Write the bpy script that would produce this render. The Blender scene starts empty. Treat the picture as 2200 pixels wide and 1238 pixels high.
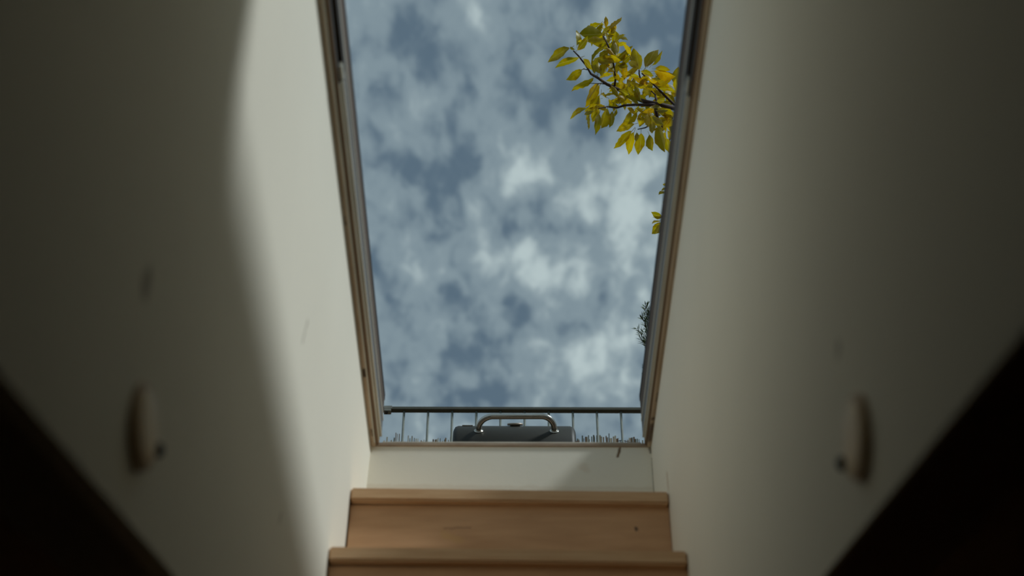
import bpy, bmesh, math, random
from mathutils import Vector, Matrix, Euler, noise
random.seed(7)
PI = math.pi
CZ = 1.54                                   # eye height above the floor of the lower room
CAM = Vector((0, 0, CZ))
F_PX = 3100.0
PITCH, YAW = math.radians(41), math.radians(0.3)

# ------------------------------------------------------------------ camera, sky, sun, exposure
sc = bpy.context.scene
C = sc.collection
cd = bpy.data.cameras.new('camera'); cam = bpy.data.objects.new('camera', cd); C.objects.link(cam)
cam.location = CAM
cam.rotation_euler = (PI/2 + PITCH, 0, -YAW)
cd.sensor_width = 36; cd.lens = F_PX/2200*36
cd.clip_start = 0.05; cd.clip_end = 500
cd.dof.use_dof = True; cd.dof.focus_distance = 4.9; cd.dof.aperture_fstop = 2.6
sc.camera = cam
vs = sc.view_settings
vs.view_transform = 'Standard'; vs.look = 'None'; vs.exposure = 0.0; vs.gamma = 1.0; vs.use_curve_mapping = False

SKY_BLUE = (0.098, 0.150, 0.200)
SKY_MID = (0.212, 0.282, 0.322)
SKY_WHITE = (0.450, 0.545, 0.555)
SKY_STRENGTH = 1.0
SUN_DIR = Vector((-0.80, 0.23, -0.94))      # the way the light travels
SUN_STRENGTH = 2.1
SUN_ANGLE = 8.0

def build_world():
    w = bpy.data.worlds.new('sky'); sc.world = w; w.use_nodes = True
    nt = w.node_tree; nt.nodes.clear(); N = nt.nodes.new; L = nt.links.new
    out = N('ShaderNodeOutputWorld'); bg = N('ShaderNodeBackground'); bg.inputs[1].default_value = SKY_STRENGTH
    L(bg.outputs[0], out.inputs[0])
    tc = N('ShaderNodeTexCoord'); sp = N('ShaderNodeSeparateXYZ'); L(tc.outputs['Generated'], sp.inputs[0])
    mz = N('ShaderNodeMath'); mz.operation = 'MAXIMUM'; mz.inputs[1].default_value = 0.12; L(sp.outputs[2], mz.inputs[0])
    dv = []
    for i in (0, 1):
        d = N('ShaderNodeMath'); d.operation = 'DIVIDE'; L(sp.outputs[i], d.inputs[0]); L(mz.outputs[0], d.inputs[1]); dv.append(d)
    cb = N('ShaderNodeCombineXYZ'); L(dv[0].outputs[0], cb.inputs[0]); L(dv[1].outputs[0], cb.inputs[1])
    def nz(scale, detail, rough, sx=1, sy=1, rot=0, off=0, dist=0):
        m = N('ShaderNodeMapping'); m.inputs['Rotation'].default_value = (0, 0, rot); m.inputs['Scale'].default_value = (sx, sy, 1)
        m.inputs['Location'].default_value = (off, off*0.7, off*0.3)
        L(cb.outputs[0], m.inputs[0])
        n = N('ShaderNodeTexNoise'); n.inputs['Scale'].default_value = scale; n.inputs['Detail'].default_value = detail
        n.inputs['Roughness'].default_value = rough; n.inputs['Distortion'].default_value = dist
        L(m.outputs[0], n.inputs['Vector']); return n.outputs['Fac']
    def ma(op, a, b, c=None, clamp=False):
        m = N('ShaderNodeMath'); m.operation = op; m.use_clamp = clamp
        for i, v in enumerate((a, b, c)):
            if v is None: continue
            if isinstance(v, (int, float)): m.inputs[i].default_value = v
            else: L(v, m.inputs[i])
        return m.outputs[0]
    big = nz(5.0, 2, 0.5, off=9.4)
    mid = nz(15, 3, 0.50, sx=1.0, sy=0.55, rot=0.25, off=1.7, dist=0.25)
    fine = nz(44, 4, 0.55, sx=1.0, sy=0.5, rot=-0.55, off=5.3, dist=0.3)
    # banks of thicker cloud, placed on the cloud layer itself
    tot = None
    for (cx, cy, rx, ry, amp) in BANKS:
        s = N('ShaderNodeVectorMath'); s.operation = 'SUBTRACT'; L(cb.outputs[0], s.inputs[0]); s.inputs[1].default_value = (cx, cy, 0)
        q = N('ShaderNodeVectorMath'); q.operation = 'DIVIDE'; L(s.outputs[0], q.inputs[0]); q.inputs[1].default_value = (rx, ry, 1)
        ln = N('ShaderNodeVectorMath'); ln.operation = 'LENGTH'; L(q.outputs[0], ln.inputs[0])
        e = ma('MULTIPLY', ma('POWER', 2.718, ma('MULTIPLY', ma('MULTIPLY', ln.outputs['Value'], ln.outputs['Value']), -1.0)), amp)
        tot = e if tot is None else ma('ADD', tot, e)
    vm = N('ShaderNodeMapping'); vm.inputs['Scale'].default_value = (1, .62, 1); vm.inputs['Rotation'].default_value = (0, 0, .3); L(cb.outputs[0], vm.inputs[0])
    wn = N('ShaderNodeTexNoise'); wn.inputs['Scale'].default_value = 20; wn.inputs['Detail'].default_value = 2; L(vm.outputs[0], wn.inputs['Vector'])
    ws = N('ShaderNodeVectorMath'); ws.operation = 'SCALE'; ws.inputs['Scale'].default_value = .06; L(wn.outputs['Color'], ws.inputs[0])
    wa = N('ShaderNodeVectorMath'); wa.operation = 'ADD'; L(vm.outputs[0], wa.inputs[0]); L(ws.outputs[0], wa.inputs[1])
    vo = N('ShaderNodeTexVoronoi'); vo.feature = 'SMOOTH_F1'; vo.inputs['Scale'].default_value = 21; vo.inputs['Smoothness'].default_value = .8; L(wa.outputs[0], vo.inputs['Vector'])
    puff = ma('SUBTRACT', 0.45, vo.outputs['Distance'])
    v = ma('ADD', ma('MULTIPLY', big, 0.25), ma('MULTIPLY', mid, 0.90))
    v = ma('ADD', v, ma('MULTIPLY', fine, 0.85))
    v = ma('ADD', v, ma('MULTIPLY', puff, 0.36))
    v = ma('ADD', v, tot)
    v = ma('ADD', v, -0.565)
    rp = N('ShaderNodeValToRGB'); cr = rp.color_ramp; cr.interpolation = 'EASE'
    cr.elements[0].position = 0.22; cr.elements[0].color = (*SKY_BLUE, 1)
    cr.elements[1].position = 0.95; cr.elements[1].color = (*SKY_WHITE, 1)
    e = cr.elements.new(0.55); e.color = (*SKY_MID, 1)
    L(v, rp.inputs[0])
    # below the horizon: hazy dark ground
    gr = N('ShaderNodeMapRange'); gr.inputs[1].default_value = -.02; gr.inputs[2].default_value = .03; L(sp.outputs[2], gr.inputs[0])
    gm = N('ShaderNodeMix'); gm.data_type = 'RGBA'; L(gr.outputs[0], gm.inputs[0]); gm.inputs[6].default_value = (.055, .048, .036, 1); L(rp.outputs[0], gm.inputs[7])
    L(gm.outputs[2], bg.inputs[0])

def ray(px, py):
    cp, sp, cy, sy = math.cos(PITCH), math.sin(PITCH), math.cos(YAW), math.sin(YAW)
    Fv = Vector((sy*cp, cy*cp, sp)); R = Vector((cy, -sy, 0)); U = R.cross(Fv)
    return Fv + R*((px-1100)/F_PX) - U*((py-619)/F_PX)
def on_x(px, py, x): D = ray(px, py); return CAM + D*(x/D.x)
def on_y(px, py, y): D = ray(px, py); return CAM + D*(y/D.y)
def on_z(px, py, z): D = ray(px, py); return CAM + D*((z-CAM.z)/D.z)
def depth(px, py, z): return CAM + ray(px, py)*z
def bank(px, py, wpx, hpx, amp):
    D = ray(px, py); a = ray(px+wpx, py); b = ray(px, py+hpx)
    return (D.x/D.z, D.y/D.z, abs(a.x/a.z-D.x/D.z), abs(b.y/b.z-D.y/D.z), amp)
BANKS = [bank(1330, 600, 170, 330, .12), bank(1320, 400, 120, 95, .42), bank(1110, 375, 75, 40, .26), bank(1210, 590, 130, 75, .28), bank(1300, 760, 120, 90, .20), bank(1085, 575, 60, 40, .16),
         bank(1040, 265, 65, 40, .14), bank(1000, 430, 60, 40, .10), bank(1080, 785, 60, 35, .10), bank(900, 920, 180, 40, .07), bank(1330, 920, 150, 40, .07), bank(1340, 110, 80, 40, .06),
         bank(1105, 655, 48, 38, -.40), bank(1180, 490, 110, 24, -.20), bank(960, 370, 130, 35, -.12), bank(1395, 420, 26, 25, -.18), bank(1000, 620, 50, 60, -.10), bank(1120, 440, 50, 20, -.16),
         bank(830, 120, 120, 90, -.10), bank(1000, 190, 120, 40, .08), bank(1230, 710, 60, 22, -.16), bank(790, 300, 50, 120, -.05), bank(1090, 80, 150, 90, .12), bank(1050, 850, 150, 22, -.10), bank(890, 640, 60, 160, .03)]
build_world()

sl = bpy.data.lights.new('sun', 'SUN'); sun = bpy.data.objects.new('sun', sl); C.objects.link(sun)
sun.rotation_euler = SUN_DIR.to_track_quat('-Z', 'Y').to_euler(); sun.location = (4, -1, 8)
sl.energy = SUN_STRENGTH; sl.angle = math.radians(SUN_ANGLE); sl.color = (0.90, 0.99, 1.02)

# ------------------------------------------------------------------ materials
def mat(name, col, rough=0.6, metal=0.0, noise_amt=0.0, noise_scale=20, stretch=(1, 1, 1), bump=0.0, bump_scale=200, marks=(), col2=None, spec=0.5, obj_random=0):
    m = bpy.data.materials.new(name); m.use_nodes = True
    nt = m.node_tree; N = nt.nodes.new; L = nt.links.new; b = nt.nodes['Principled BSDF']
    b.inputs['Roughness'].default_value = rough; b.inputs['Metallic'].default_value = metal
    b.inputs['Specular IOR Level'].default_value = spec
    tc = N('ShaderNodeTexCoord'); src = tc.outputs['Object']
    rgb = N('ShaderNodeRGB'); rgb.outputs[0].default_value = (*col, 1); cur = rgb.outputs[0]
    if noise_amt:
        mp = N('ShaderNodeMapping'); mp.inputs['Scale'].default_value = stretch; L(src, mp.inputs[0])
        n = N('ShaderNodeTexNoise'); n.inputs['Scale'].default_value = noise_scale; n.inputs['Detail'].default_value = 5; L(mp.outputs[0], n.inputs['Vector'])
        r = N('ShaderNodeMapRange'); r.inputs[1].default_value = 0.3; r.inputs[2].default_value = 0.7
        r.inputs[3].default_value = 0; r.inputs[4].default_value = noise_amt; L(n.outputs['Fac'], r.inputs[0])
        mx = N('ShaderNodeMix'); mx.data_type = 'RGBA'; L(r.outputs[0], mx.inputs[0]); L(cur, mx.inputs[6])
        mx.inputs[7].default_value = (*(col2 or tuple(c*0.4 for c in col)), 1); cur = mx.outputs[2]
    for (p0, p1, rad, mc, st) in marks:          # stains and cracks with a place of their own
        p0, p1 = Vector(p0), Vector(p1); d = p1-p0
        nn = N('ShaderNodeTexNoise'); nn.inputs['Scale'].default_value = 1/(rad*3); nn.inputs['Detail'].default_value = 2; L(src, nn.inputs['Vector'])
        s0 = N('ShaderNodeVectorMath'); s0.operation = 'SUBTRACT'; L(nn.outputs['Color'], s0.inputs[0]); s0.inputs[1].default_value = (.5, .5, .5)
        sc_ = N('ShaderNodeVectorMath'); sc_.operation = 'SCALE'; sc_.inputs['Scale'].default_value = rad*1.6; L(s0.outputs[0], sc_.inputs[0])
        ad = N('ShaderNodeVectorMath'); ad.operation = 'ADD'; L(src, ad.inputs[0]); L(sc_.outputs[0], ad.inputs[1])
        s1 = N('ShaderNodeVectorMath'); s1.operation = 'SUBTRACT'; L(ad.outputs[0], s1.inputs[0]); s1.inputs[1].default_value = p0
        dt = N('ShaderNodeVectorMath'); dt.operation = 'DOT_PRODUCT'; L(s1.outputs[0], dt.inputs[0]); dt.inputs[1].default_value = d
        tt = N('ShaderNodeMath'); tt.operation = 'DIVIDE'; tt.use_clamp = True; L(dt.outputs['Value'], tt.inputs[0]); tt.inputs[1].default_value = max(d.length_squared, 1e-9)
        pr = N('ShaderNodeVectorMath'); pr.operation = 'SCALE'; pr.inputs[0].default_value = d; L(tt.outputs[0], pr.inputs['Scale'])
        s2 = N('ShaderNodeVectorMath'); s2.operation = 'DISTANCE'; L(s1.outputs[0], s2.inputs[0]); L(pr.outputs[0], s2.inputs[1])
        r = N('ShaderNodeMapRange'); r.interpolation_type = 'SMOOTHSTEP'; r.inputs[1].default_value = rad; r.inputs[2].default_value = rad*0.2
        r.inputs[3].default_value = 0; r.inputs[4].default_value = st; L(s2.outputs['Value'], r.inputs[0])
        mx = N('ShaderNodeMix'); mx.data_type = 'RGBA'; L(r.outputs[0], mx.inputs[0]); L(cur, mx.inputs[6]); mx.inputs[7].default_value = (*mc, 1); cur = mx.outputs[2]
    if obj_random:
        oi = N('ShaderNodeObjectInfo'); hs = N('ShaderNodeHueSaturation')
        r = N('ShaderNodeMapRange'); r.inputs[3].default_value = 1-obj_random; r.inputs[4].default_value = 1+obj_random; L(oi.outputs['Random'], r.inputs[0])
        L(r.outputs[0], hs.inputs['Value']); L(cur, hs.inputs['Color']); cur = hs.outputs[0]
    L(cur, b.inputs['Base Color'])
    if bump:
        n = N('ShaderNodeTexNoise'); n.inputs['Scale'].default_value = bump_scale; n.inputs['Detail'].default_value = 4; L(src, n.inputs['Vector'])
        bp = N('ShaderNodeBump'); bp.inputs['Strength'].default_value = bump; bp.inputs['Distance'].default_value = 0.002
        L(n.outputs['Fac'], bp.inputs['Height']); L(bp.outputs[0], b.inputs['Normal'])
    return m

# ------------------------------------------------------------------ mesh helpers
def box(bm, x0, x1, y0, y1, z0, z1, bev=0):
    vs_ = [bm.verts.new(p) for p in ((x0,y0,z0),(x1,y0,z0),(x1,y1,z0),(x0,y1,z0),(x0,y0,z1),(x1,y0,z1),(x1,y1,z1),(x0,y1,z1))]
    fs = [bm.faces.new([vs_[i] for i in f]) for f in ((3,2,1,0),(4,5,6,7),(0,1,5,4),(1,2,6,5),(2,3,7,6),(3,0,4,7))]
    if bev:
        es = {e for f in fs for e in f.edges}
        bmesh.ops.bevel(bm, geom=list(es), offset=bev, segments=2, affect='EDGES')
    return vs_
def prism(bm, bottom, top):
    n = len(bottom); a = [bm.verts.new(p) for p in bottom]; b = [bm.verts.new(p) for p in top]
    bm.faces.new(a[::-1]); bm.faces.new(b)
    for i in range(n): bm.faces.new((a[i], a[(i+1) % n], b[(i+1) % n], b[i]))
    bmesh.ops.recalc_face_normals(bm, faces=bm.faces)
def tube(bm, pts, radii, seg=8, cap=True):
    pts = [Vector(p) for p in pts]
    if isinstance(radii, (int, float)): radii = [radii]*len(pts)
    rings = []; up = None
    for i, p in enumerate(pts):
        d = (pts[min(i+1, len(pts)-1)] - pts[max(i-1, 0)]).normalized()
        if up is None:
            up = d.orthogonal().normalized()
        up = (up - d*up.dot(d)).normalized(); s = d.cross(up)
        rings.append([bm.verts.new(p + (up*math.cos(2*PI*k/seg) + s*math.sin(2*PI*k/seg))*radii[i]) for k in range(seg)])
    for a, b in zip(rings, rings[1:]):
        for k in range(seg):
            f = bm.faces.new((a[k], a[(k+1) % seg], b[(k+1) % seg], b[k])); f.smooth = True
    if cap:
        bm.faces.new(rings[0][::-1]); bm.faces.new(rings[-1])
def lathe(bm, prof, origin, axis, seg=28):
    axis = Vector(axis).normalized(); u = axis.orthogonal().normalized(); v = axis.cross(u); o = Vector(origin); rings = []
    for r, h in prof:
        if r < 1e-6: rings.append([bm.verts.new(o+axis*h)])
        else: rings.append([bm.verts.new(o+axis*h+(u*math.cos(2*PI*k/seg)+v*math.sin(2*PI*k/seg))*r) for k in range(seg)])
    for a, b in zip(rings, rings[1:]):
        for k in range(seg):
            k2 = (k+1) % seg
            if len(a) == 1 and len(b) == 1: continue
            if len(a) == 1: f = bm.faces.new((a[0], b[k2], b[k]))
            elif len(b) == 1: f = bm.faces.new((a[k], a[k2], b[0]))
            else: f = bm.faces.new((a[k], a[k2], b[k2], b[k]))
            f.smooth = True
    bmesh.ops.recalc_face_normals(bm, faces=bm.faces)
def obj(name, bm, m, parent=None, loc=None):
    me = bpy.data.meshes.new(name); bm.normal_update(); bm.to_mesh(me); bm.free()
    o = bpy.data.objects.new(name, me); C.objects.link(o)
    if m: me.materials.append(m)
    if parent:
        o.parent = parent; o.matrix_parent_inverse = Matrix.Identity(4)
        # the parts are modelled in world coordinates
        o.location = -parent.location
    return o
def thing(name, label, cat, loc=(0, 0, 0), group=None):
    o = bpy.data.objects.new(name, None); C.objects.link(o); o.location = loc; o.empty_display_size = 0.1
    o['label'] = label; o['category'] = cat
    if group: o['group'] = group
    return o
def tag(o, label, cat, group=None):
    o['label'] = label; o['category'] = cat
    if group: o['group'] = group
def struct(name, bm, m, label=None, parent=None):
    o = obj(name, bm, m, parent); o['kind'] = 'structure'
    if label: o['label'] = label
    return o
def B(fn, *a, **k):
    bm = bmesh.new(); fn(bm, *a, **k); return bm

# ------------------------------------------------------------------ main dimensions (z above the room floor)
ZH = 2.10 + CZ                    # underside of the hatch frame
YF, YN = 3.03, 1.11               # far and near end of the hatch
XR = 0.369
def xl(z): return -0.342 - 0.0285*(ZH - z)          # the left wall leans slightly
def ceil_z(y): return CZ + 0.366 + 0.305*y           # sloping underside of the lower ceiling
CS = math.hypot(1, .305)

# calibrate the ceiling line to the photographed edge
_a = on_x(405, 1238, -.362); _b = on_x(0, 765, -.372); _c = on_x(1770, 1238, XR); _d = on_x(2200, 710, XR)
def line(p, q): s = (q.z-p.z)/(q.y-p.y); return p.z - s*p.y, s
cl0, cl1 = line(_a, _b); cr0, cr1 = line(_c, _d)
def cz_l(y): return cl0 + cl1*y
def cz_r(y): return cr0 + cr1*y

# ------------------------------------------------------------------ setting
pl = on_y
def m3(v): return tuple(v)
stain = (0.10, 0.07, 0.04); crackc = (0.10, 0.085, 0.06)
def onL(px, py):
    p = on_x(px, py, -.36)
    for _ in range(4): p = on_x(px, py, xl(p.z))
    return m3(p)
def onR(px, py): return m3(on_x(px, py, XR))
def onB(px, py): return m3(on_y(px, py, YF))
WHITE = (0.90, 0.845, 0.72)
m_left = mat('plaster_left', WHITE, 0.9, noise_amt=0.05, noise_scale=3, bump=0.15, bump_scale=90, spec=0.15,
             marks=[(onL(661, 690), onL(650, 735), .008, stain, .45), (onL(318, 585), onL(312, 612), .020, stain, .55), (onL(604, 1105), onL(600, 1122), .008, stain, .4)])
m_right = mat('plaster_right', WHITE, 0.9, noise_amt=0.05, noise_scale=3, bump=0.15, bump_scale=90, spec=0.15,
              marks=[(onR(1433, 1020), onR(1436, 1050), .014, (.42, .25, .12), .6), (onR(1802, 742), onR(1800, 755), .014, stain, .5), (onR(1436, 1075), onR(1446, 1180), .008, (.42, .25, .12), .3)])
m_back = mat('plaster_back', WHITE, 0.9, noise_amt=0.06, noise_scale=4, bump=0.15, bump_scale=90, spec=0.15,
             marks=[(onB(1332, 962), onB(1327, 981), .005, (.16, .08, .03), .95), (onB(1396, 962), onB(1397, 972), .006, stain, .7),
                    (onB(1400, 985), onB(1402, 1010), .0022, crackc, .55), (onB(1402, 1010), onB(1405, 1062), .0024, crackc, .6),
                    (onB(770, 1045), onB(1420, 1052), .011, (.50, .33, .19), .18), (onB(1255, 1005), onB(1258, 1010), .018, (.62, .42, .27), .2)])
m_head = mat('plaster_header', WHITE, 0.9, spec=0.15)
m_ceil = mat('dark_ceiling', (0.46, 0.30, 0.16), 0.85, noise_amt=.3, noise_scale=6, spec=.2)
m_floor = mat('dark_floor', (0.45, 0.31, 0.18), 0.6, noise_amt=.5, noise_scale=5, stretch=(1, .1, 1))
m_room = mat('room_paint', (0.55, 0.42, 0.28), 0.9)
TH = 0.12
CT = 0.10
def side_wall(name, xa_fn, sgn, czf, m, label):
    # polygon in (y, z); inner face at xa(z), thickness outwards
    y0 = 0.12; z0 = czf(y0)
    outline = [(y0, z0), (YF+TH, czf(YF+TH)), (YF+TH, ZH), (YN, ZH)]
    bm = bmesh.new()
    prism(bm, [(xa_fn(z), y, z) for y, z in outline], [(xa_fn(z)+sgn*TH, y, z) for y, z in outline])
    return struct(name, bm, m, label)
side_wall('wall_left', xl, -1, cz_l, m_left, 'white plastered left wall of the stair shaft, brightly lit near the hatch')
side_wall('wall_right', lambda z: XR, 1, cz_r, m_right, 'white plastered right wall of the stair shaft, in soft shade')
bm = bmesh.new()
prism(bm, [(xl(0), YF, 0), (XR, YF, 0), (XR, YF, ZH), (xl(ZH), YF, ZH)], [(xl(0), YF+TH, 0), (XR, YF+TH, 0), (XR, YF+TH, ZH), (xl(ZH), YF+TH, ZH)])
struct('wall_back', bm, m_back, 'short white wall between the top step and the hatch sill, with a thin crack at its right end')
# sloping near end of the shaft, above and behind the camera
bm = bmesh.new(); zc = cz_l(0.12)
prism(bm, [(xl(zc), .12, zc), (XR, .12, zc), (XR, YN, ZH), (xl(ZH), YN, ZH)], [(xl(zc), .12-TH, zc), (XR, .12-TH, zc), (XR, YN-TH, ZH), (xl(ZH), YN-TH, ZH)])
struct('wall_front', bm, m_head)
# ceiling of the lower room, with the stair opening
X0, X1, Y0, Y1 = -2.3, 2.3, -2.6, YF+TH
bm = bmesh.new()
def slab(xa, xb, ya, yb, f):
    prism(bm, [(xa, ya, f(ya)), (xb, ya, f(ya)), (xb, yb, f(yb)), (xa, yb, f(yb))], [(xa, ya, f(ya)+CT), (xb, ya, f(ya)+CT), (xb, yb, f(yb)+CT), (xa, yb, f(yb)+CT)])
XLo, XRo = -.405, XR+.006
slab(X0, XLo, Y0, Y1, cz_l); slab(XRo, X1, Y0, Y1, cz_r); slab(XLo, XRo, Y0, .118, cz_l)
struct('ceiling', bm, m_ceil, 'dark sloping ceiling of the lower room on both sides of the shaft')
struct('floor', B(box, X0, X1, Y0, Y1, -.1, 0), m_floor)
bm = bmesh.new()
prism(bm, [(X0-.1, Y0, -.1), (X0, Y0, -.1), (X0, Y1, -.1), (X0-.1, Y1, -.1)], [(X0-.1, Y0, cz_l(Y0)+CT), (X0, Y0, cz_l(Y0)+CT), (X0, Y1, cz_l(Y1)+CT), (X0-.1, Y1, cz_l(Y1)+CT)])
struct('wall_left', bm, m_room)
bm = bmesh.new()
prism(bm, [(X1, Y0, -.1), (X1+.1, Y0, -.1), (X1+.1, Y1, -.1), (X1, Y1, -.1)], [(X1, Y0, cz_r(Y0)+CT), (X1+.1, Y0, cz_r(Y0)+CT), (X1+.1, Y1, cz_r(Y1)+CT), (X1, Y1, cz_r(Y1)+CT)])
struct('wall_right', bm, m_room)
bm = bmesh.new(); box(bm, X0, X1, Y0-.1, Y0, -.1, cz_l(Y0)+CT)
struct('wall_front', bm, m_room)
bm = bmesh.new(); box(bm, X0, xl(0), YF+.02, YF+TH, 0, cz_l(YF)); box(bm, XR, X1, YF+.02, YF+TH, 0, cz_r(YF))
struct('wall_back', bm, m_room)

# roof terrace around the hatch
DZ = ZH + 0.012
m_deck = mat('terrace_membrane', (0.075, 0.06, 0.045), 0.9, noise_amt=.3, noise_scale=3, bump=.3, bump_scale=60)
m_roofside = mat('roof_slab', (0.42, 0.40, 0.36), 0.9)
bm = bmesh.new()
JW = .05
TX0, TX1, TY0, TY1 = -2.6, 2.6, -2.8, 5.1
LX, RX = xl(ZH)-JW, XR+JW
for a in ((TX0, LX, TY0, TY1), (RX, TX1, TY0, TY1), (LX, RX, TY0, YN-.05), (LX, RX, YF+.03, TY1)):
    box(bm, a[0], a[1], a[2], a[3], ZH, DZ)
struct('roof_terrace', bm, m_deck, 'flat terrace deck outside around the hatch')

# ------------------------------------------------------------------ stairs
m_oak = mat('oak_tread', (0.64, 0.41, 0.23), 0.5, noise_amt=.55, noise_scale=7, stretch=(1.2, 14, 14), col2=(0.46, 0.24, 0.10), spec=.35, bump=.1, bump_scale=60)
m_oakr = mat('oak_riser', (0.62, 0.36, 0.19), 0.5, noise_amt=.6, noise_scale=5, stretch=(1.3, 9, 9), col2=(0.44, 0.235, 0.11), spec=.35, bump=.1, bump_scale=60,
             marks=[(m3(on_y(1367, 1136, 2.780)), m3(on_y(1367, 1138, 2.780)), .006, (.05, .03, .02), .9),
                    (m3(on_y(955, 1150, 2.780)), m3(on_y(985, 1158, 2.780)), .016, (.56, .33, .12), .5),
                    (m3(on_y(955, 1136, 2.780)), m3(on_y(1010, 1134, 2.780)), .004, (.22, .11, .05), .5)])
st = thing('staircase', 'steep oak staircase rising to the roof hatch, its top two steps in view', 'staircase', (0, 1.5, 0))
RISE, GO = .2745, .204
NT = .032
def tilt(bm):                 # the steps are a touch out of level
    for v in bm.verts: v.co.z -= .0042*v.co.x/.36
for i in range(12):
    zt = CZ + 1.797 - i*RISE; yf = 2.760 - i*GO
    yb = YF-.001 if i == 0 else yf + GO + .022
    x0, x1 = xl(zt)+.001, XR-.001
    bm = bmesh.new(); box(bm, x0, x1, yf, yb, zt-NT, zt, .004); tilt(bm)
    obj('tread', bm, m_oak, st)
    bm = bmesh.new(); box(bm, x0, x1, yf+.020, yf+.040, (zt-RISE) if i < 11 else 0.0, zt-NT)
    obj('riser', bm, m_oakr, st)
for sx in (-1, 1):            # closed strings under the steps, below the shaft
    xa = (lambda z: xl(z)+.002) if sx < 0 else (lambda z: XR-.032)
    pts = [(2.76-11*GO+.05, 0.001), (2.76-11*GO+.05, .2), (2.72, CZ+1.793-.36), (YF-.01, CZ+1.793-.10), (YF-.01, CZ+1.3), (2.76-11*GO+.4, 0.001)]
    bm = bmesh.new(); prism(bm, [(xa(z), y, z) for y, z in pts], [(xa(z)+.03, y, z) for y, z in pts]); obj('stringer', bm, m_oakr, st)

# ------------------------------------------------------------------ hatch frame (window_1)
m_bat = mat('weathered_timber', (0.62, 0.50, 0.37), 0.8, noise_amt=.6, noise_scale=9, stretch=(9, .8, 9), col2=(0.34, 0.23, 0.14), bump=.3,
            marks=[(m3(on_z(782, 796, ZH-.002)), m3(on_z(784, 806, ZH-.002)), .012, (.05, .03, .02), .9), (m3(on_z(739, 468, ZH-.002)), m3(on_z(741, 482, ZH-.002)), .006, (.06, .04, .03), .8),
                   (m3(on_z(800, 925, ZH-.002)), m3(on_z(803, 935, ZH-.002)), .010, (.08, .05, .03), .7), (m3(on_z(1404, 899, ZH-.002)), m3(on_z(1408, 901, ZH-.002)), .010, (.06, .03, .02), .8),
                   (m3(on_z(1398, 915, ZH-.002)), m3(on_z(1396, 945, ZH-.002)), .02, (.07, .04, .03), .75), (m3(on_z(1415, 845, ZH-.002)), m3(on_z(1413, 865, ZH-.002)), .006, (.08, .05, .03), .7)])
m_dark = mat('dark_timber', (0.25, 0.165, 0.10), 0.75, noise_amt=.5, noise_scale=8, stretch=(8, .8, 8), bump=.2)
m_alu = mat('aged_aluminium', (0.60, 0.57, 0.48), 0.5, metal=.1, noise_amt=.3, noise_scale=12, stretch=(6, .6, 6))
m_grey = mat('grey_channel', (0.16, 0.155, 0.145), 0.6, noise_amt=.4, noise_scale=10, stretch=(8, .6, 8), col2=(.10, .075, .055))
m_slot = mat('slot_shadow_black', (0.035, 0.028, 0.022), 0.8)  # black that paints in the shade inside the empty slot
m_curb = mat('curb_brown', (0.13, 0.09, 0.062), 0.8, noise_amt=.5, noise_scale=7, stretch=(6, .8, 6))
m_edge = mat('bitumen_edge', (0.035, 0.03, 0.03), 0.8)
m_wsill = mat('timber_sill', (0.46, 0.35, 0.25), 0.8, noise_amt=.7, noise_scale=16, stretch=(1, 6, 6), col2=(.20, .12, .07), bump=.3)
m_strip = mat('sill_strip', (0.80, 0.74, 0.62), 0.7, noise_amt=.5, noise_scale=14, stretch=(1, 6, 6), col2=(.42, .33, .24))
win = bpy.data.objects.new('window_1', None); C.objects.link(win); win.location = (0, YF, ZH)
win['kind'] = 'structure'; win['label'] = 'open roof hatch frame of weathered timber with metal guide rails'
YS = 1.83
YE = 3.005
def wpart(name, m, boxes, bev=0, label=None):
    bm = bmesh.new()
    for b_ in boxes: box(bm, *b_, bev)
    o = obj(name, bm, m, win)
    if label: o['label'] = label
    return o
for s in (-1, 1):
    xw = xl(ZH) if s < 0 else XR
    k = 1.0 if s < 0 else 0.80
    ys = YS if s < 0 else 1.86
    def b(u0, u1, y0, y1, v0, v1):
        a, c = xw - s*u0*k, xw - s*u1*k
        return (min(a, c), max(a, c), y0, y1, ZH+v0, ZH+v1)
    ye = YF
    wpart('jamb_backing', m_dark, [b(-JW, .0005, YN, ye, .0005, .06), b(-.004, .0195, YN, ye, .0035, .068)])
    wpart('timber_batten', m_bat, [b(.0005, .0125, YN, ye, -.002, .012)], .0015)
    wpart('batten_bead', m_alu if s < 0 else m_bat, [b(.0090, .0125, YN, ye-.02, -.0036, -.0020)])
    wpart('guide_rail', m_alu, [b(.0195, .0228, ys, YE, .004, .018), b(.0228, .0285, ys, YE, .012, .018)])
    wpart('channel_filler', m_grey, [b(.0205, .0276, ys, YE, .018, .060)])
    wpart('slot_shade_lining', m_slot, [b(.0195, .0202, YN, ys, .004, .060), b(.0202, .0286, YN, ys, .034, .060)])
    wpart('upper_rail', m_alu, [b(.0200, .0292, YN, YE, .060, .070)], .001)
    wpart('curb_board', m_curb, [b(-JW, .0280, YN, YE, .070, .128)])
    wpart('curb_edge', m_edge, [b(-JW-.01, .0290, YN, YE+.002, .128, .146)])
    wpart('rail_catch', m_alu, [b(.0200, .0282, ys-.035, ys+.004, .016, .034)], .002, label='small pale catch at the end of the slot')
wpart('sill_board', m_wsill, [(xl(ZH)+.002, XR-.002, YF-.004, YF+.03, ZH-.001, ZH+.0098)], .0015)
wpart('sill_strip', m_strip, [(xl(ZH)+.028, XR-.024, YF+.000, YF+.028, ZH+.0098, ZH+.0152)], .001)
wpart('head_board', m_dark, [(xl(ZH), XR, YN-.05, YN, ZH, ZH+.12)])

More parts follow.
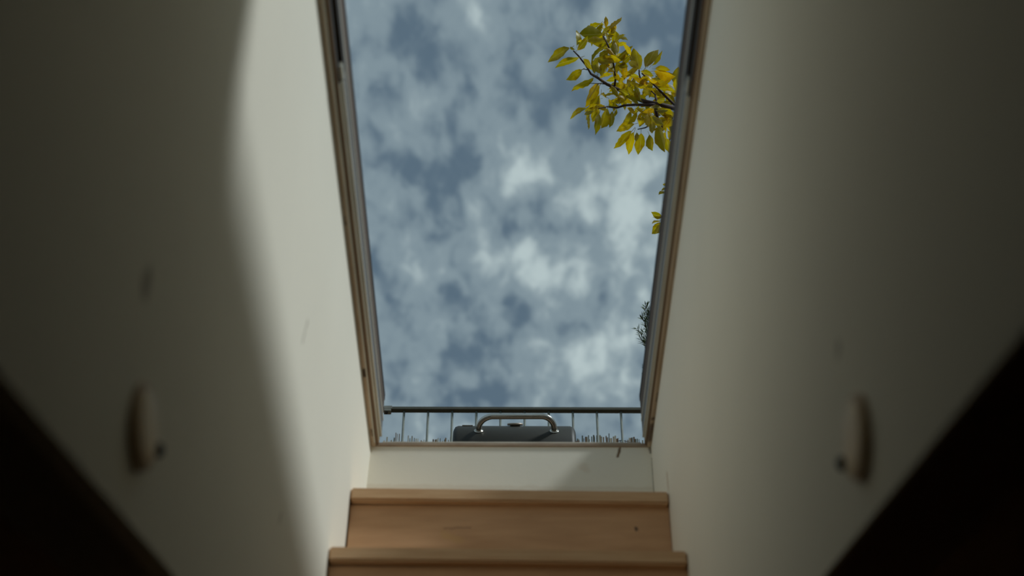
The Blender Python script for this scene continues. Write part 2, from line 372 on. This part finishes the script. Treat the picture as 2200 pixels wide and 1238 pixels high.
# ------------------------------------------------------------------ round plates and plugs on the shaft walls
m_plate = mat('aged_cream_plastic', (0.84, 0.66, 0.38), 0.5, noise_amt=.35, noise_scale=20, col2=(.5, .33, .2))
m_rim = mat('shaded_plate_rim', (0.60, 0.44, 0.28), 0.6)  # browner than the cover: shade on the plate's side edge put into the colour
m_plug = mat('black_rubber_plug', (0.02, 0.017, 0.014), 0.6)
def plate(px, py, side, label):
    if side < 0: p = Vector(onL(px, py)); ax = Vector((1, 0, .0285)).normalized()
    else: p = Vector(onR(px, py)); ax = Vector((-1, 0, 0))
    t = thing('wall_plate', label, 'plate', p)
    R = .046
    obj('rim', B(lathe, [(0, 0), (R, 0), (R, .006), (R-.002, .0085), (R-.005, .0092), (R-.006, .008), (0, .008)], p, ax, 48), m_rim, t)
    obj('cover', B(lathe, [(R-.0065, .0070), (R-.0065, .0095), (R-.010, .0108), (R-.024, .0116), (0, .0118)], p, ax, 48), m_plate, t)
plate(300, 917, -1, 'round beige cover plate on the left shaft wall, shaded rim towards the ceiling')
plate(1850, 940, 1, 'round beige cover plate on the right shaft wall, shaded rim towards the ceiling')
def plug(px, py, side, label):
    if side < 0: p = Vector(onL(px, py)); ax = Vector((1, 0, .0285)).normalized()
    else: p = Vector(onR(px, py)); ax = Vector((-1, 0, 0))
    o = obj('wall_plug', B(lathe, [(0, 0), (.0085, 0), (.0085, .003), (.0065, .006), (.003, .0075), (0, .008)], p, ax, 20), m_plug)
    tag(o, label, 'plug')
plug(337, 967, -1, 'small black round plug on the left wall beside the beige plate')
plug(1812, 996, 1, 'small black round plug on the right wall beside the beige plate')

# ------------------------------------------------------------------ railing
m_rail = mat('grey_green_paint', (0.135, 0.13, 0.09), 0.7, noise_amt=.7, noise_scale=30, col2=(.10, .09, .065), bump=.2)
m_bal = mat('baluster_paint', (0.20, 0.225, 0.19), 0.6, noise_amt=.5, noise_scale=40, col2=(.11, .10, .075))
YRL = 4.76
rl = thing('railing', 'dark grey metal terrace railing with thin upright bars beyond the hatch', 'railing', (0, YRL, DZ))
pt = on_y(1100, 880, YRL)           # front lower edge of the top bar
zb = pt.z
XA, XB = -1.30, 1.50
obj('top_rail', B(box, XA, XB, YRL, YRL+.026, zb, zb+.0135, .0012), m_rail, rl)
xs = [on_y(x, 888, YRL+.013).x for x in (868, 1334)]
sp_ = (xs[1]-xs[0])/9
zlow = DZ + .06
for i in range(-8, 19):
    x = xs[0] + i*sp_
    if not XA+.05 < x < XB-.05: continue
    obj('baluster', B(tube, [(x, YRL+.013, zlow+.01), (x, YRL+.013, zb+.002)], .0048, 8), m_bal, rl)
obj('bottom_rail', B(box, XA, XB, YRL, YRL+.026, zlow, zlow+.0135, .0012), m_rail, rl)
for x in (XA, XB-.03): obj('post', B(box, x, x+.03, YRL-.002, YRL+.028, DZ, zb+.0145), m_rail, rl)
m_brk = mat('bracket_metal', (0.42, 0.40, 0.33), 0.5, metal=.3, noise_amt=.5, noise_scale=40)
xb0 = on_y(824, 882, YRL).x; xb1 = on_y(842, 882, YRL).x
bm = bmesh.new(); box(bm, xb0, xb1, YRL-.003, YRL+.012, zb+.001, zb+.0155, .001); box(bm, xb0, xb1-.004, YRL-.004, YRL+.024, zb-.011, zb+.001, .0015)
o = obj('splice_bracket', bm, m_brk, rl); o['label'] = 'pale clamp on the left end of the top bar'
mb = mat('bolt_dark', (.05, .04, .03), .6)
obj('bolt', B(tube, [(xb0+.012, YRL+.006, zb-.018), (xb0+.012, YRL+.006, zb-.010)], .006, 8), mb, o).location = (0, 0, 0)

# ------------------------------------------------------------------ reed screen behind the bars
rs = thing('reed_screen', 'dry reed screen whose ragged tips stick up behind the railing bars', 'screen', (0, YRL+.05, DZ))
YR = YRL + .040
m_reed = [mat('reed_pale', (0.85, 0.68, 0.46), .8, obj_random=.35), mat('reed_brown', (0.42, 0.26, 0.15), .8, obj_random=.4), mat('reed_grey', (0.27, 0.27, 0.20), .8, obj_random=.3)]
rb = []
for mm in m_reed:
    bm = bmesh.new(); tube(bm, [(0, 0, 0), (0, 0, .35), (0, 0, .7), (0, 0, 1)], [1, .95, 1.0, .8], 6)
    me = bpy.data.meshes.new('reed'); bm.to_mesh(me); bm.free(); me.materials.append(mm); rb.append(me)
def reed(px, py, wpx, lean, k):
    p = on_y(px, py, YR); z0 = DZ + .01; h = p.z - z0
    o = bpy.data.objects.new('reed', rb[k]); C.objects.link(o); o.parent = rs
    r = wpx/2/520
    yy = YR + random.uniform(-.006, .006)
    # lean is the sideways run of the tip per unit of height
    o.location = Vector((p.x - lean*h, yy, z0)) - rs.location
    o.rotation_euler = (0, math.atan(lean), 0); o.scale = (r, r, h/math.cos(math.atan(lean)))
vis = [(851,931,2.2,1),(854,934,2,0),(858,932,2.4,1),(878,938,2.5,0),(881,942,2,2),(885,938,3,0),(890,943,2,1),(894,943,3,0),(898,945,2,0),(905,947,3,1),(911,947,2,1),
       (915,948,3,1),(931,945,4,1),(935,944,4,1),(938,946,3,0),(941,943,2.5,0),(946,942,2,2),(951,946,2,0),(955,945,3,2),(958,942,4,1),(963,944,2.5,0),(968,941,3,0),
       (1241,942,4,2),(1244,946,3,0),(1251,938,3.4,2),(1254,944,2,2),(1258,940,4,1),(1261,938,3.4,0),(1264,937,3,2),(1266,944,2,0),(1271,938,3,2),(1275,936,4,2),(1277,938,3,1),(1282,938,4,1),
       (1285,940,3,0),(1289,937,4,0),(1292,938,4,0),(1296,940,3.4,1),(1302,938,3.4,1),(1305,940,3,1),(1308,932,2.4,2),(1311,943,3,0),(1314,941,3,0),(1318,938,4,0),(1322,938,4,0),(1325,943,3.4,1),
       (1328,942,3,1),(1333,945,3,2),(1338,945,2,1),(1344,947,2,0),(1349,944,3.5,0),(1352,943,3.5,0),(1355,942,3.5,1),(1358,940,4,2),(1362,941,4.4,1),(1365,944,4,2),(1369,945,3,2),(1373,944,2,2)]
rr = random.Random(3)
for (px, py, w, k) in vis: reed(px+rr.uniform(-.5, .5), py, w, (rr.uniform(.02, .09) if px > 1100 else rr.uniform(-.05, .0))*.3, k)
for px in range(640, 850, 8): reed(px+rr.uniform(-2, 2), rr.uniform(940, 950), 3.4, rr.uniform(-.02, .02), rr.choice((0, 0, 1, 2)))
for px in range(974, 1238, 7): reed(px+rr.uniform(-2, 2), rr.uniform(948, 958), 3.4, rr.uniform(-.02, .02), rr.choice((0, 0, 1, 2)))
for px in range(855, 974, 6): reed(px+rr.uniform(-2, 2), rr.uniform(950, 958), 3.2, rr.uniform(-.02, .02), rr.choice((0, 0, 1, 2)))
for px in range(1380, 1600, 8): reed(px+rr.uniform(-2, 2), rr.uniform(938, 950), 3.4, rr.uniform(-.02, .02), rr.choice((0, 0, 1, 2)))
m_wire = mat('rusty_wire', (.10, .07, .05), .6)
xw0, xw1 = on_y(636, 950, YR).x, on_y(1604, 950, YR).x
ztop = on_y(1100, 950, YR).z
for zz in (DZ+.15, DZ+.6, DZ+1.05): obj('binding_wire', B(tube, [(xw0+(xw1-xw0)*i/12, YR-.009, zz) for i in range(13)], .001, 5), m_wire, rs)
p0, p1, p2, p3 = (on_y(a, b_, YR-.014) for a, b_ in ((1324, 949), (1336, 946), (1350, 950), (1360, 953)))
obj('binding_wire', B(tube, [p0, p1, p2, p3], .0016, 5), m_wire, rs)

# ------------------------------------------------------------------ barbecue
m_lid = mat('enamel_charcoal', (0.045, 0.043, 0.031), 0.5, noise_amt=.5, noise_scale=60, col2=(.035, .03, .024), spec=.35)
m_chrome = mat('chrome', (0.74, 0.70, 0.62), 0.18, metal=1.0, noise_amt=.25, noise_scale=30, col2=(.35, .27, .2))
m_steel = mat('steel_leg', (0.2, 0.2, 0.2), 0.4, metal=.8)
m_slat = mat('shelf_wood', (0.30, 0.19, 0.11), 0.7)
RG = 0.150; YG = 4.33
el_ray = ray(1105, 915.5)
tan = el_ray.z/el_ray.y
zg = CZ + YG*tan - RG*math.sqrt(1+tan*tan)
zc_ = 5.17
xgc = depth(1105, 935, zc_).x; HW = 131/F_PX*zc_
bq = thing('barbecue', 'charcoal grey barrel barbecue with a chrome lid handle beyond the hatch sill', 'barbecue', (xgc, YG, DZ))
def shell(bm, a0, a1, r, hw, bev, seg=22, thick=.004):
    # half drum around the x axis with softly rounded rims and end caps
    xsn = [-hw, -hw+.003, -hw+bev*.4, -hw+bev, hw-bev, hw-bev*.4, hw-.003, hw]
    rs_ = [r-bev, r-bev*.62, r-bev*.22, r, r, r-bev*.22, r-bev*.62, r-bev]
    rings = []
    for x, q in zip(xsn, rs_):
        rings.append([bm.verts.new((xgc+x, YG-math.cos(a0+(a1-a0)*k/seg)*q, zg+math.sin(a0+(a1-a0)*k/seg)*q)) for k in range(seg+1)])
    for a, b_ in zip(rings, rings[1:]):
        for k in range(seg):
            f = bm.faces.new((a[k], a[k+1], b_[k+1], b_[k])); f.smooth = True
    for rg in (rings[0], rings[-1]): bm.faces.new(rg)
    bm.faces.new([v for r_ in (rings[0],) for v in (r_[0], r_[-1])] + [rings[-1][-1], rings[-1][0]])
    bmesh.ops.recalc_face_normals(bm, faces=bm.faces)
lid = obj('lid', B(shell, 0, PI, RG, HW, .018), m_lid, bq)
obj('firebox', B(shell, PI+.0, 2*PI, RG-.006, HW-.006, .012), m_lid, bq)
def on_lid(x, phi, h): return Vector((x, YG-math.cos(phi)*(RG+h), zg+math.sin(phi)*(RG+h)))
ph = math.radians(27)
zf = 5.02
xa = depth(1027, 926, zf).x; xb = depth(1193, 927, zf).x
HL = .058; BR = .040
RH = .046; RL, RR_ = .058, .046
path = [on_lid(xa, ph, -.004), on_lid(xa+.001, ph, HL-RH)]
for k in range(1, 8):
    t = k/8*PI/2; path.append(on_lid(xa+.001+RL*(1-math.cos(t)), ph, HL-RH+RH*math.sin(t)))
for k in range(0, 9):
    t = PI/2-k/8*PI/2; path.append(on_lid(xb-.001-RR_*(1-math.cos(t)), ph, HL-RH+RH*math.sin(t)))
path.append(on_lid(xb, ph, -.004))
hd = obj('handle', B(tube, path, .0108, 16), m_chrome, bq); hd['label'] = 'curved chrome tube handle'
nrm = Vector((0, -math.cos(ph), math.sin(ph)))
for x in (xa, xb):
    fl = obj('handle_flange', B(lathe, [(.0105, 0), (.0165, 0), (.0165, .0025), (.0105, .003)], on_lid(x, ph, -.0012), nrm, 24), m_chrome, bq)
p5 = math.radians(57); nr5 = Vector((0, -math.cos(p5), math.sin(p5)))
xt = depth(1107, 914, 5.15).x
th = obj('thermometer', B(lathe, [(0, 0), (.018, 0), (.018, .004), (.0285, .004), (.0285, .0105), (.025, .012), (0, .012)], on_lid(xt, p5, -.002), nr5, 32), mat('aged_steel', (.46, .38, .30), .45, metal=.5), bq)
xn = depth(1004, 917, 5.15).x; p6 = math.radians(50)
bm = bmesh.new(); c = on_lid(xn, p6, .0005); t6 = Vector((0, math.sin(p6), math.cos(p6))); n6 = Vector((0, -math.cos(p6), math.sin(p6)))
q = [c + Vector((sx*.019, 0, 0)) + t6*sy*.006 for sx, sy in ((-1, -1), (1, -1), (1, 1), (-1, 1))]
prism(bm, q, [v+n6*.003 for v in q]); obj('name_plate', bm, m_chrome, bq)
xh = xgc+HW
m_rust = mat('rusty_hinge', (.12, .05, .03), .7)
obj('hinge', B(box, xh-.004, xh+.010, YG-RG+.004, YG-RG+.05, zg+.000, zg+.018, .002), m_rust, bq)
obj('hinge_wire', B(tube, [(xh+.008, YG-RG+.02, zg+.004), (xh+.0125, YG-RG+.02, zg+.012), (xh+.0135, YG-RG+.02, zg+.024), (xh+.0105, YG-RG+.02, zg+.028), (xh+.008, YG-RG+.02, zg+.018)], .0012, 6), m_chrome, bq)
for sx in (-1, 1):
    for sy in (-1, 1):
        obj('leg', B(tube, [(xgc+sx*(HW-.03), YG+sy*.10, zg-.10), (xgc+sx*(HW+.0), YG+sy*.17, DZ)], .010, 10), m_steel, bq)
obj('lower_shelf', B(box, xgc-HW+.01, xgc+HW-.01, YG-.15, YG+.15, DZ+.17, DZ+.185, .002), m_slat, bq)

# ------------------------------------------------------------------ young tree with yellow-green leaves
def leaf_material():
    m = bpy.data.materials.new('autumn_leaf'); m.use_nodes = True; nt = m.node_tree; N = nt.nodes.new; L = nt.links.new
    b = nt.nodes['Principled BSDF']; out = nt.nodes['Material Output']
    tc = N('ShaderNodeTexCoord'); sp = N('ShaderNodeSeparateXYZ'); L(tc.outputs['Object'], sp.inputs[0])
    oi = N('ShaderNodeObjectInfo')
    rp = N('ShaderNodeValToRGB'); cr = rp.color_ramp
    cr.elements[0].position = 0; cr.elements[0].color = (0.34, 0.29, 0.03, 1)
    cr.elements[1].position = 1; cr.elements[1].color = (0.68, 0.42, 0.05, 1)
    e = cr.elements.new(.45); e.color = (0.50, 0.39, 0.03, 1)
    e = cr.elements.new(.8); e.color = (0.62, 0.46, 0.04, 1)
    L(oi.outputs['Random'], rp.inputs[0])
    n = N('ShaderNodeTexNoise'); n.inputs['Scale'].default_value = 3.2; n.inputs['Detail'].default_value = 4
    ad = N('ShaderNodeVectorMath'); ad.operation = 'ADD'; L(tc.outputs['Object'], ad.inputs[0]); 
    sc_ = N('ShaderNodeVectorMath'); sc_.operation = 'SCALE'; sc_.inputs[0].default_value = (37, 11, 5); L(oi.outputs['Random'], sc_.inputs['Scale']); L(sc_.outputs[0], ad.inputs[1])
    L(ad.outputs[0], n.inputs['Vector'])
    r = N('ShaderNodeMapRange'); r.inputs[1].default_value = .5; r.inputs[2].default_value = .72; r.inputs[3].default_value = 0; r.inputs[4].default_value = .75; L(n.outputs['Fac'], r.inputs[0])
    mx = N('ShaderNodeMix'); mx.data_type = 'RGBA'; L(r.outputs[0], mx.inputs[0]); L(rp.outputs[0], mx.inputs[6]); mx.inputs[7].default_value = (0.34, 0.17, 0.03, 1)
    ab = N('ShaderNodeMath'); ab.operation = 'ABSOLUTE'; L(sp.outputs[0], ab.inputs[0])
    r2 = N('ShaderNodeMapRange'); r2.inputs[1].default_value = .03; r2.inputs[2].default_value = .0; r2.inputs[3].default_value = 0; r2.inputs[4].default_value = .5; L(ab.outputs[0], r2.inputs[0])
    mx2 = N('ShaderNodeMix'); mx2.data_type = 'RGBA'; L(r2.outputs[0], mx2.inputs[0]); L(mx.outputs[2], mx2.inputs[6]); mx2.inputs[7].default_value = (0.62, 0.55, 0.20, 1)
    L(mx2.outputs[2], b.inputs['Base Color']); b.inputs['Roughness'].default_value = .42; b.inputs['Specular IOR Level'].default_value = .45
    tr = N('ShaderNodeBsdfTranslucent'); hs = N('ShaderNodeHueSaturation'); hs.inputs['Saturation'].default_value = 1.15; hs.inputs['Value'].default_value = 1.35
    L(mx2.outputs[2], hs.inputs['Color']); L(hs.outputs[0], tr.inputs[0])
    ms = N('ShaderNodeMixShader'); ms.inputs[0].default_value = .52; L(b.outputs[0], ms.inputs[1]); L(tr.outputs[0], ms.inputs[2]); L(ms.outputs[0], out.inputs[0])
    return m
m_leaf = leaf_material()
m_bark = mat('dark_bark', (0.085, 0.045, 0.035), .8, noise_amt=.5, noise_scale=60)
def leaf_mesh(seed, curl, fold, width):
    r_ = random.Random(seed); bm = bmesh.new(); n = 10; rows = []
    for i in range(n+1):
        t = i/n; w = width*math.sin(PI*min(1, t)**1.05)**.95*(1-.12*t) if 0 < t < 1 else 0
        w *= 1 + r_.uniform(-.10, .10); z = -curl*t*t + .05*math.sin(t*5+seed); bend = .10*math.sin(t*2.2+seed*1.7)*t
        if i in (0, n): rows.append([bm.verts.new((bend, t, z))])
        else: rows.append([bm.verts.new((bend-w, t-.02, z+fold*w+r_.uniform(-.025, .025))), bm.verts.new((bend, t, z)), bm.verts.new((bend+w, t-.02, z+fold*w+r_.uniform(-.025, .025)))])
    for a, b_ in zip(rows, rows[1:]):
        if len(a) == 1: bm.faces.new((a[0], b_[1], b_[0])); bm.faces.new((a[0], b_[2], b_[1]))
        elif len(b_) == 1: bm.faces.new((a[0], a[1], b_[0])); bm.faces.new((a[1], a[2], b_[0]))
        else:
            bm.faces.new((a[0], a[1], b_[1], b_[0])); bm.faces.new((a[1], a[2], b_[2], b_[1]))
    # petiole
    tube(bm, [(0, .02, -.01), (-.005, -.10, .02), (0, -.2, .05)], .010, 3, False)
    for f in bm.faces: f.smooth = True
    me = bpy.data.meshes.new('leaf'); bm.to_mesh(me); bm.free(); me.materials.append(m_leaf); return me
LM = [leaf_mesh(1, .10, .35, .20), leaf_mesh(2, .25, .55, .24), leaf_mesh(3, .35, .15, .19), leaf_mesh(4, -.12, .7, .25), leaf_mesh(5, .18, .30, .17)]
TX, TY = 0.98, 3.30
tree = thing('young_tree', 'leafy young tree with yellow-green leaves on a branch reaching in from the right', 'tree', (TX, TY, DZ+.36))
rt = random.Random(11)
def place_leaf(base, tip, wide=1.0, k=None):
    Y = tip-base; ln = Y.length; Y.normalize()
    view = (CAM-base).normalized()
    nn = view*rt.uniform(.5, 1.2)*rt.choice((1, 1, -1)) + Vector((rt.uniform(-.8, .8), rt.uniform(-.8, .8), rt.uniform(-.5, .9)))
    X = Y.cross(nn).normalized(); Z = X.cross(Y)
    o = bpy.data.objects.new('leaf', LM[rt.randrange(5) if k is None else k]); C.objects.link(o); o.parent = tree
    M = Matrix((X*wide, Y, Z)).transposed().to_4x4()*1.0
    for i in range(3):
        for j in range(3): M[i][j] *= ln
    M.translation = base - tree.location
    o.matrix_basis = M; return o
LEAVES = [(530,150,540,65),(560,170,645,70),(520,160,465,135),(510,200,330,205),(490,215,380,235),(300,290,320,180),(240,315,80,378),(320,390,150,410),(300,330,380,240),(520,250,400,270),
 (525,290,400,415),(512,170,560,250),(560,180,690,250),(590,270,680,230),(600,280,600,190),(620,300,690,262),(730,375,705,265),(620,370,580,280),(600,410,740,330),(600,425,470,385),
 (335,488,243,550),(430,545,280,655),(485,600,365,700),(482,615,385,762),(440,520,430,420),(468,520,480,420),(500,540,500,430),(545,520,510,450),(600,500,560,400),(620,520,640,420),
 (640,450,740,392),(680,570,690,440),(800,470,705,425),(800,490,775,330),(850,470,925,315),(860,470,930,385),(900,450,992,370),(920,500,1065,515),(960,560,1060,512),(930,480,1030,480),
 (700,500,800,480),(700,535,790,520),(700,605,765,550),(820,620,730,600),(750,620,885,625),(880,600,770,570),(920,600,1060,570),(950,640,1085,640),(1060,660,960,600),(1000,690,1095,680),
 (900,690,830,640),(640,700,570,640),(640,760,680,650),(560,640,630,600),(600,690,520,680),(545,715,490,700),(490,690,440,860),(375,795,250,848),(430,820,360,830),(405,850,385,955),
 (480,840,450,972),(545,800,490,925),(590,820,565,940),(620,800,600,870),(745,820,645,915),(780,830,730,912),(700,795,770,835),(765,925,628,966),(740,985,620,1097),(760,990,705,1142),
 (780,990,780,1060),(815,1000,812,1142),(830,860,800,945),(870,840,850,940),(880,870,965,885),(900,900,920,990),(880,1010,915,1122),(960,940,985,1112),(940,970,960,1080),(985,925,1075,900),
 (1030,980,1062,1050),(1020,1040,1040,1155),(960,820,1062,862),(1040,780,950,860),(1080,830,1020,905),(1110,640,1122,480),(1100,560,1080,650),(800,760,700,730),(860,740,780,690),(930,700,860,640),
 (940,740,1015,740),(850,805,770,790),(840,520,905,565),(870,560,965,590),(1040,560,950,520),(780,700,700,640),(720,690,640,660),(680,720,590,740),(560,480,540,400),(660,500,600,450),
 (1000,640,930,560),(1050,880,1000,960),(1060,920,1080,1010),(900,860,990,930),(1060,700,990,640),(1090,760,1030,700),(980,800,900,780),(990,860,1070,830),(1000,980,930,940),(950,900,880,860),
 (590,340,640,400),(560,330,500,380),(620,440,700,470),(760,500,720,560),(860,640,930,680),(700,560,740,640),(640,560,560,560),(1020,610,1090,610),(820,740,750,640),(700,740,640,690),
 (510,130,500,100),(545,180,600,120),(570,200,620,150),(470,190,400,180),(280,325,240,310),(420,450,460,400),(350,400,395,460),(385,270,330,250)]
def zp(X, Y): return 1160+X/3.753, 20+Y/3.753
def zdep(X, Y): return 4.62 + .10*math.sin(X*.011+1)+.08*math.sin(Y*.013)
for (a, b_, c, d) in LEAVES:
    z = zdep(a, b_)+rt.uniform(-.07, .07)
    p = depth(*zp(a, b_), z); q = depth(*zp(c, d), z+rt.uniform(-.03, .03))
    big = (a-c)**2+(b_-d)**2
    place_leaf(p, p+(q-p)*1.18, 1.08)
# extra leaves that thicken the spray
for _ in range(116):
    X, Y = rt.choice(((980, 640), (900, 580), (960, 850), (640, 500), (840, 800), (1060, 700), (1010, 930), (720, 640), (600, 360), (580, 230), (540, 170), (780, 560), (620, 700), (470, 760)))
    X += rt.uniform(-75, 60); Y += rt.uniform(-60, 60); a = rt.uniform(0, 2*PI); ln = rt.uniform(80, 125)
    z = zdep(X, Y)+rt.uniform(-.02, .16)
    place_leaf(depth(*zp(X, Y), z), depth(*zp(X+math.cos(a)*ln, Y+abs(math.sin(a))*ln), z), 1.1)
# leaves of a lower branch peeping out past the right side of the frame
for (a, b_, c, d) in [(1432,397,1424,395),(1431,405,1420,408),(1430,412,1416,421),(1424,467,1398,461),(1420,478,1400,502),(1419,480,1410,505),(1428,462,1402,470),(1419,474,1402,484),(1428,433,1424,436),(1440,470,1460,440),(1436,400,1460,380),(1436,420,1456,430)]:
    z = 4.75+rt.uniform(-.04, .04)
    place_leaf(depth(a, b_, z), depth(c, d, z), 1.5)
# hidden side of the crown
for _ in range(22):
    p = Vector((TX+rt.gauss(.12, .28), TY+rt.gauss(.1, .30), 4.95+rt.gauss(0, .33)))
    if p.x < .72: p.x = .72+abs(rt.gauss(0, .3))
    d = Vector((rt.uniform(-1, 1), rt.uniform(-1, 1), rt.uniform(-.9, .3))).normalized()
    place_leaf(p, p+d*.09, 1.1)
def branch(pts, r0, r1, name='branch'):
    n = len(pts); return obj(name, B(tube, pts, [r0+(r1-r0)*i/(n-1) for i in range(n)], 6), m_bark, tree)
def zline(l): return [depth(*zp(X, Y), zdep(X, Y)) for X, Y in l]
crown = Vector((TX, TY, 4.35))
main = zline([(1150,815),(1090,800),(1020,780),(950,765),(830,740),(720,695),(600,630),(540,605),(470,555),(410,520),(370,450),(310,375),(270,335)])
branch([Vector((TX-.02, TY, 4.45)), Vector((TX-.12, TY-.02, 4.62))] + main, .010, .0020)
branch(zline([(1090,790),(1090,775),(1000,690),(950,640),(880,570),(820,515)]), .0055, .0022)
branch(zline([(950,770),(880,772),(770,770),(680,775),(620,795),(540,785),(470,802)]), .0060, .0018)
branch(zline([(600,630),(610,560),(595,450),(565,330),(540,270),(510,215)]), .0035, .0028)
branch(zline([(930,775),(940,850),(960,910),(1000,960)]), .0065, .0030)
branch(zline([(950,765),(935,720),(930,690),(880,640)]), .0045, .0020)
branch(zline([(900,925),(850,955),(790,968)]), .0026, .0016)
branch(zline([(945,870),(900,925)]), .0035, .0026)
branch(zline([(800,730),(750,740),(700,700)]), .0022, .0015)
branch(zline([(810,560),(800,520),(800,490)]), .003, .0018)
branch(zline([(540,605),(500,600),(400,597)]), .0022, .0010)
branch(zline([(380,488),(355,482),(330,488)]), .0016, .0010)
branch([Vector((TX, TY, 4.25)), Vector((TX-.15, TY+.05, 4.45)), depth(1450, 470, 4.75), depth(1424, 470, 4.75)], .008, .0018)
branch([Vector((TX, TY, 4.40)), Vector((TX+.12, TY+.12, 4.9)), Vector((TX+.2, TY+.3, 5.3))], .010, .002)
branch([Vector((TX, TY, 4.40)), Vector((TX+.22, TY-.1, 4.7)), Vector((TX+.45, TY-.2, 4.95))], .009, .002)
obj('trunk', B(tube, [(TX, TY, DZ+.318), (TX+.01, TY, 4.2), (TX, TY, 4.42), (TX+.02, TY+.02, 4.85), (TX+.05, TY, 5.3)], [.022, .018, .015, .009, .003], 10), m_bark, tree)
m_pot = mat('terracotta', (.42, .19, .10), .85, noise_amt=.3, noise_scale=12); m_soil = mat('potting_soil', (.05, .035, .022), 1)
def pot(x, y, r, h, label):
    t = thing('plant_pot', label, 'pot', (x, y, DZ))
    obj('pot_body', B(lathe, [(0, 0), (r*.72, 0), (r*.95, h*.86), (r*1.03, h*.86), (r*1.05, h), (r*.92, h), (r*.90, h*.88)], (x, y, DZ), (0, 0, 1), 32), m_pot, t)
    obj('soil', B(lathe, [(0, h*.88), (r*.90, h*.87), (r*.7, h*.5), (0, h*.5)], (x, y, DZ), (0, 0, 1), 24), m_soil, t)
pot(TX, TY, .20, .36, 'large terracotta pot on the terrace holding the yellow-leaved tree')

# ------------------------------------------------------------------ needle-leaved shrubs behind the right jamb
m_ndl = mat('rosemary_green', (0.10, 0.15, 0.045), .6, noise_amt=.5, noise_scale=30, col2=(.05, .07, .03))
m_cyp = mat('cypress_green', (0.045, 0.085, 0.055), .6, noise_amt=.5, noise_scale=40, col2=(.03, .05, .035))
def sprigs(bm, pts, rnd, nl, dens, w):
    pts = [Vector(p) for p in pts]
    for a, b_ in zip(pts, pts[1:]):
        d = (b_-a); n = max(2, int(d.length*dens)); dn = d.normalized()
        for i in range(n):
            p = a + d*((i+rnd.random())/n); s = Vector((rnd.gauss(0, 1), rnd.gauss(0, 1), rnd.gauss(0, 1))); s = (s - dn*s.dot(dn)).normalized()
            dr = (s + dn*rnd.uniform(.6, 1.5)).normalized(); side = dr.cross(s + Vector((.1, .2, .3))).normalized()*w
            l = nl*rnd.uniform(.6, 1.1)
            q = [bm.verts.new(v) for v in (p, p+dr*l*.5+side, p+dr*l, p+dr*l*.5-side)]; bm.faces.new(q)
rn = random.Random(5)
SX, SY = .66, 4.02
t = thing('rosemary_bush', 'upright green shrub with thin needle leaves past the right side of the frame', 'shrub', (SX, SY, DZ+.2))
zz = 4.98
shoots = [[(1402,760),(1396,725),(1392,700),(1387,655)], [(1400,740),(1392,712),(1380,682)], [(1404,735),(1396,700),(1394,668)], [(1400,745),(1388,735),(1380,724),(1370,706)], [(1394,748),(1384,735),(1374,725)], [(1400,770),(1394,745),(1384,715)]]
for s_ in shoots:
    pts = [Vector((SX+rn.uniform(-.05, .05), SY+rn.uniform(-.05, .05), DZ+.2)), Vector((SX-.03+rn.uniform(-.04, .04), SY, 4.2))] + [depth(a, b_, zz+rn.uniform(-.03, .03)) for a, b_ in s_]
    pts[1] = (pts[0]+pts[2])/2 + Vector((.06, 0, .1))
    sprig_o = obj('stem', B(tube, pts, [.005, .004]+[.0014]*(len(s_)-1)+[.0008], 5), m_bark, t)
    bm = bmesh.new(); sprigs(bm, pts[2:], rn, .028, 620, .0018); sprigs(bm, pts[1:3], rn, .026, 200, .0014)
    o = obj('needles', bm, m_ndl, t); o['kind'] = 'stuff'
for k in range(9):
    a = rn.uniform(0, 6.28); top = Vector((SX+.10+abs(rn.gauss(.08, .08)), SY+rn.gauss(0, .14), 4.85+rn.uniform(-.15, .1)))
    pts = [Vector((SX+rn.uniform(-.04, .04), SY+rn.uniform(-.04, .04), DZ+.2)), Vector((SX+.05, SY, 4.25)), top]
    obj('stem', B(tube, pts, [.005, .003, .001], 5), m_bark, t)
    bm = bmesh.new(); sprigs(bm, pts[1:], rn, .028, 260, .0014); o = obj('needles', bm, m_ndl, t); o['kind'] = 'stuff'
pot(SX, SY, .13, .24, 'terracotta pot on the terrace holding the needle-leaved shrub')
CX, CY = .0, 4.45
tipc = on_y(1396, 757, CY); CX = tipc.x
t = thing('dwarf_cypress', 'dense dark blue-green conifer tip just above the railing at the right jamb', 'shrub', (CX, CY, DZ+.2))

obj('stem', B(tube, [(CX, CY, DZ+.2), (CX, CY, 4.3), (CX-.01, CY, tipc.z-.02)], [.012, .008, .002], 7), m_bark, t)
bm = bmesh.new()
for k in range(190):
    f = rn.random()**.9; z = tipc.z - .01 - f*(tipc.z-DZ-.3)
    a = rn.uniform(0, 2*PI); dz = tipc.z - z
    l = .012 + .30*dz if dz < .075 else .032
    b0 = Vector((CX, CY, z-.03)); e0 = b0 + Vector((math.cos(a)*l, math.sin(a)*l, .05))
    sprigs(bm, [b0, b0.lerp(e0, .5)+Vector((0, 0, -.01)), e0], rn, .012, 520, .0022)
o = obj('needles', bm, m_cyp, t); o['kind'] = 'stuff'
pot(CX, CY, .13, .24, 'terracotta pot on the terrace holding the dark conifer')
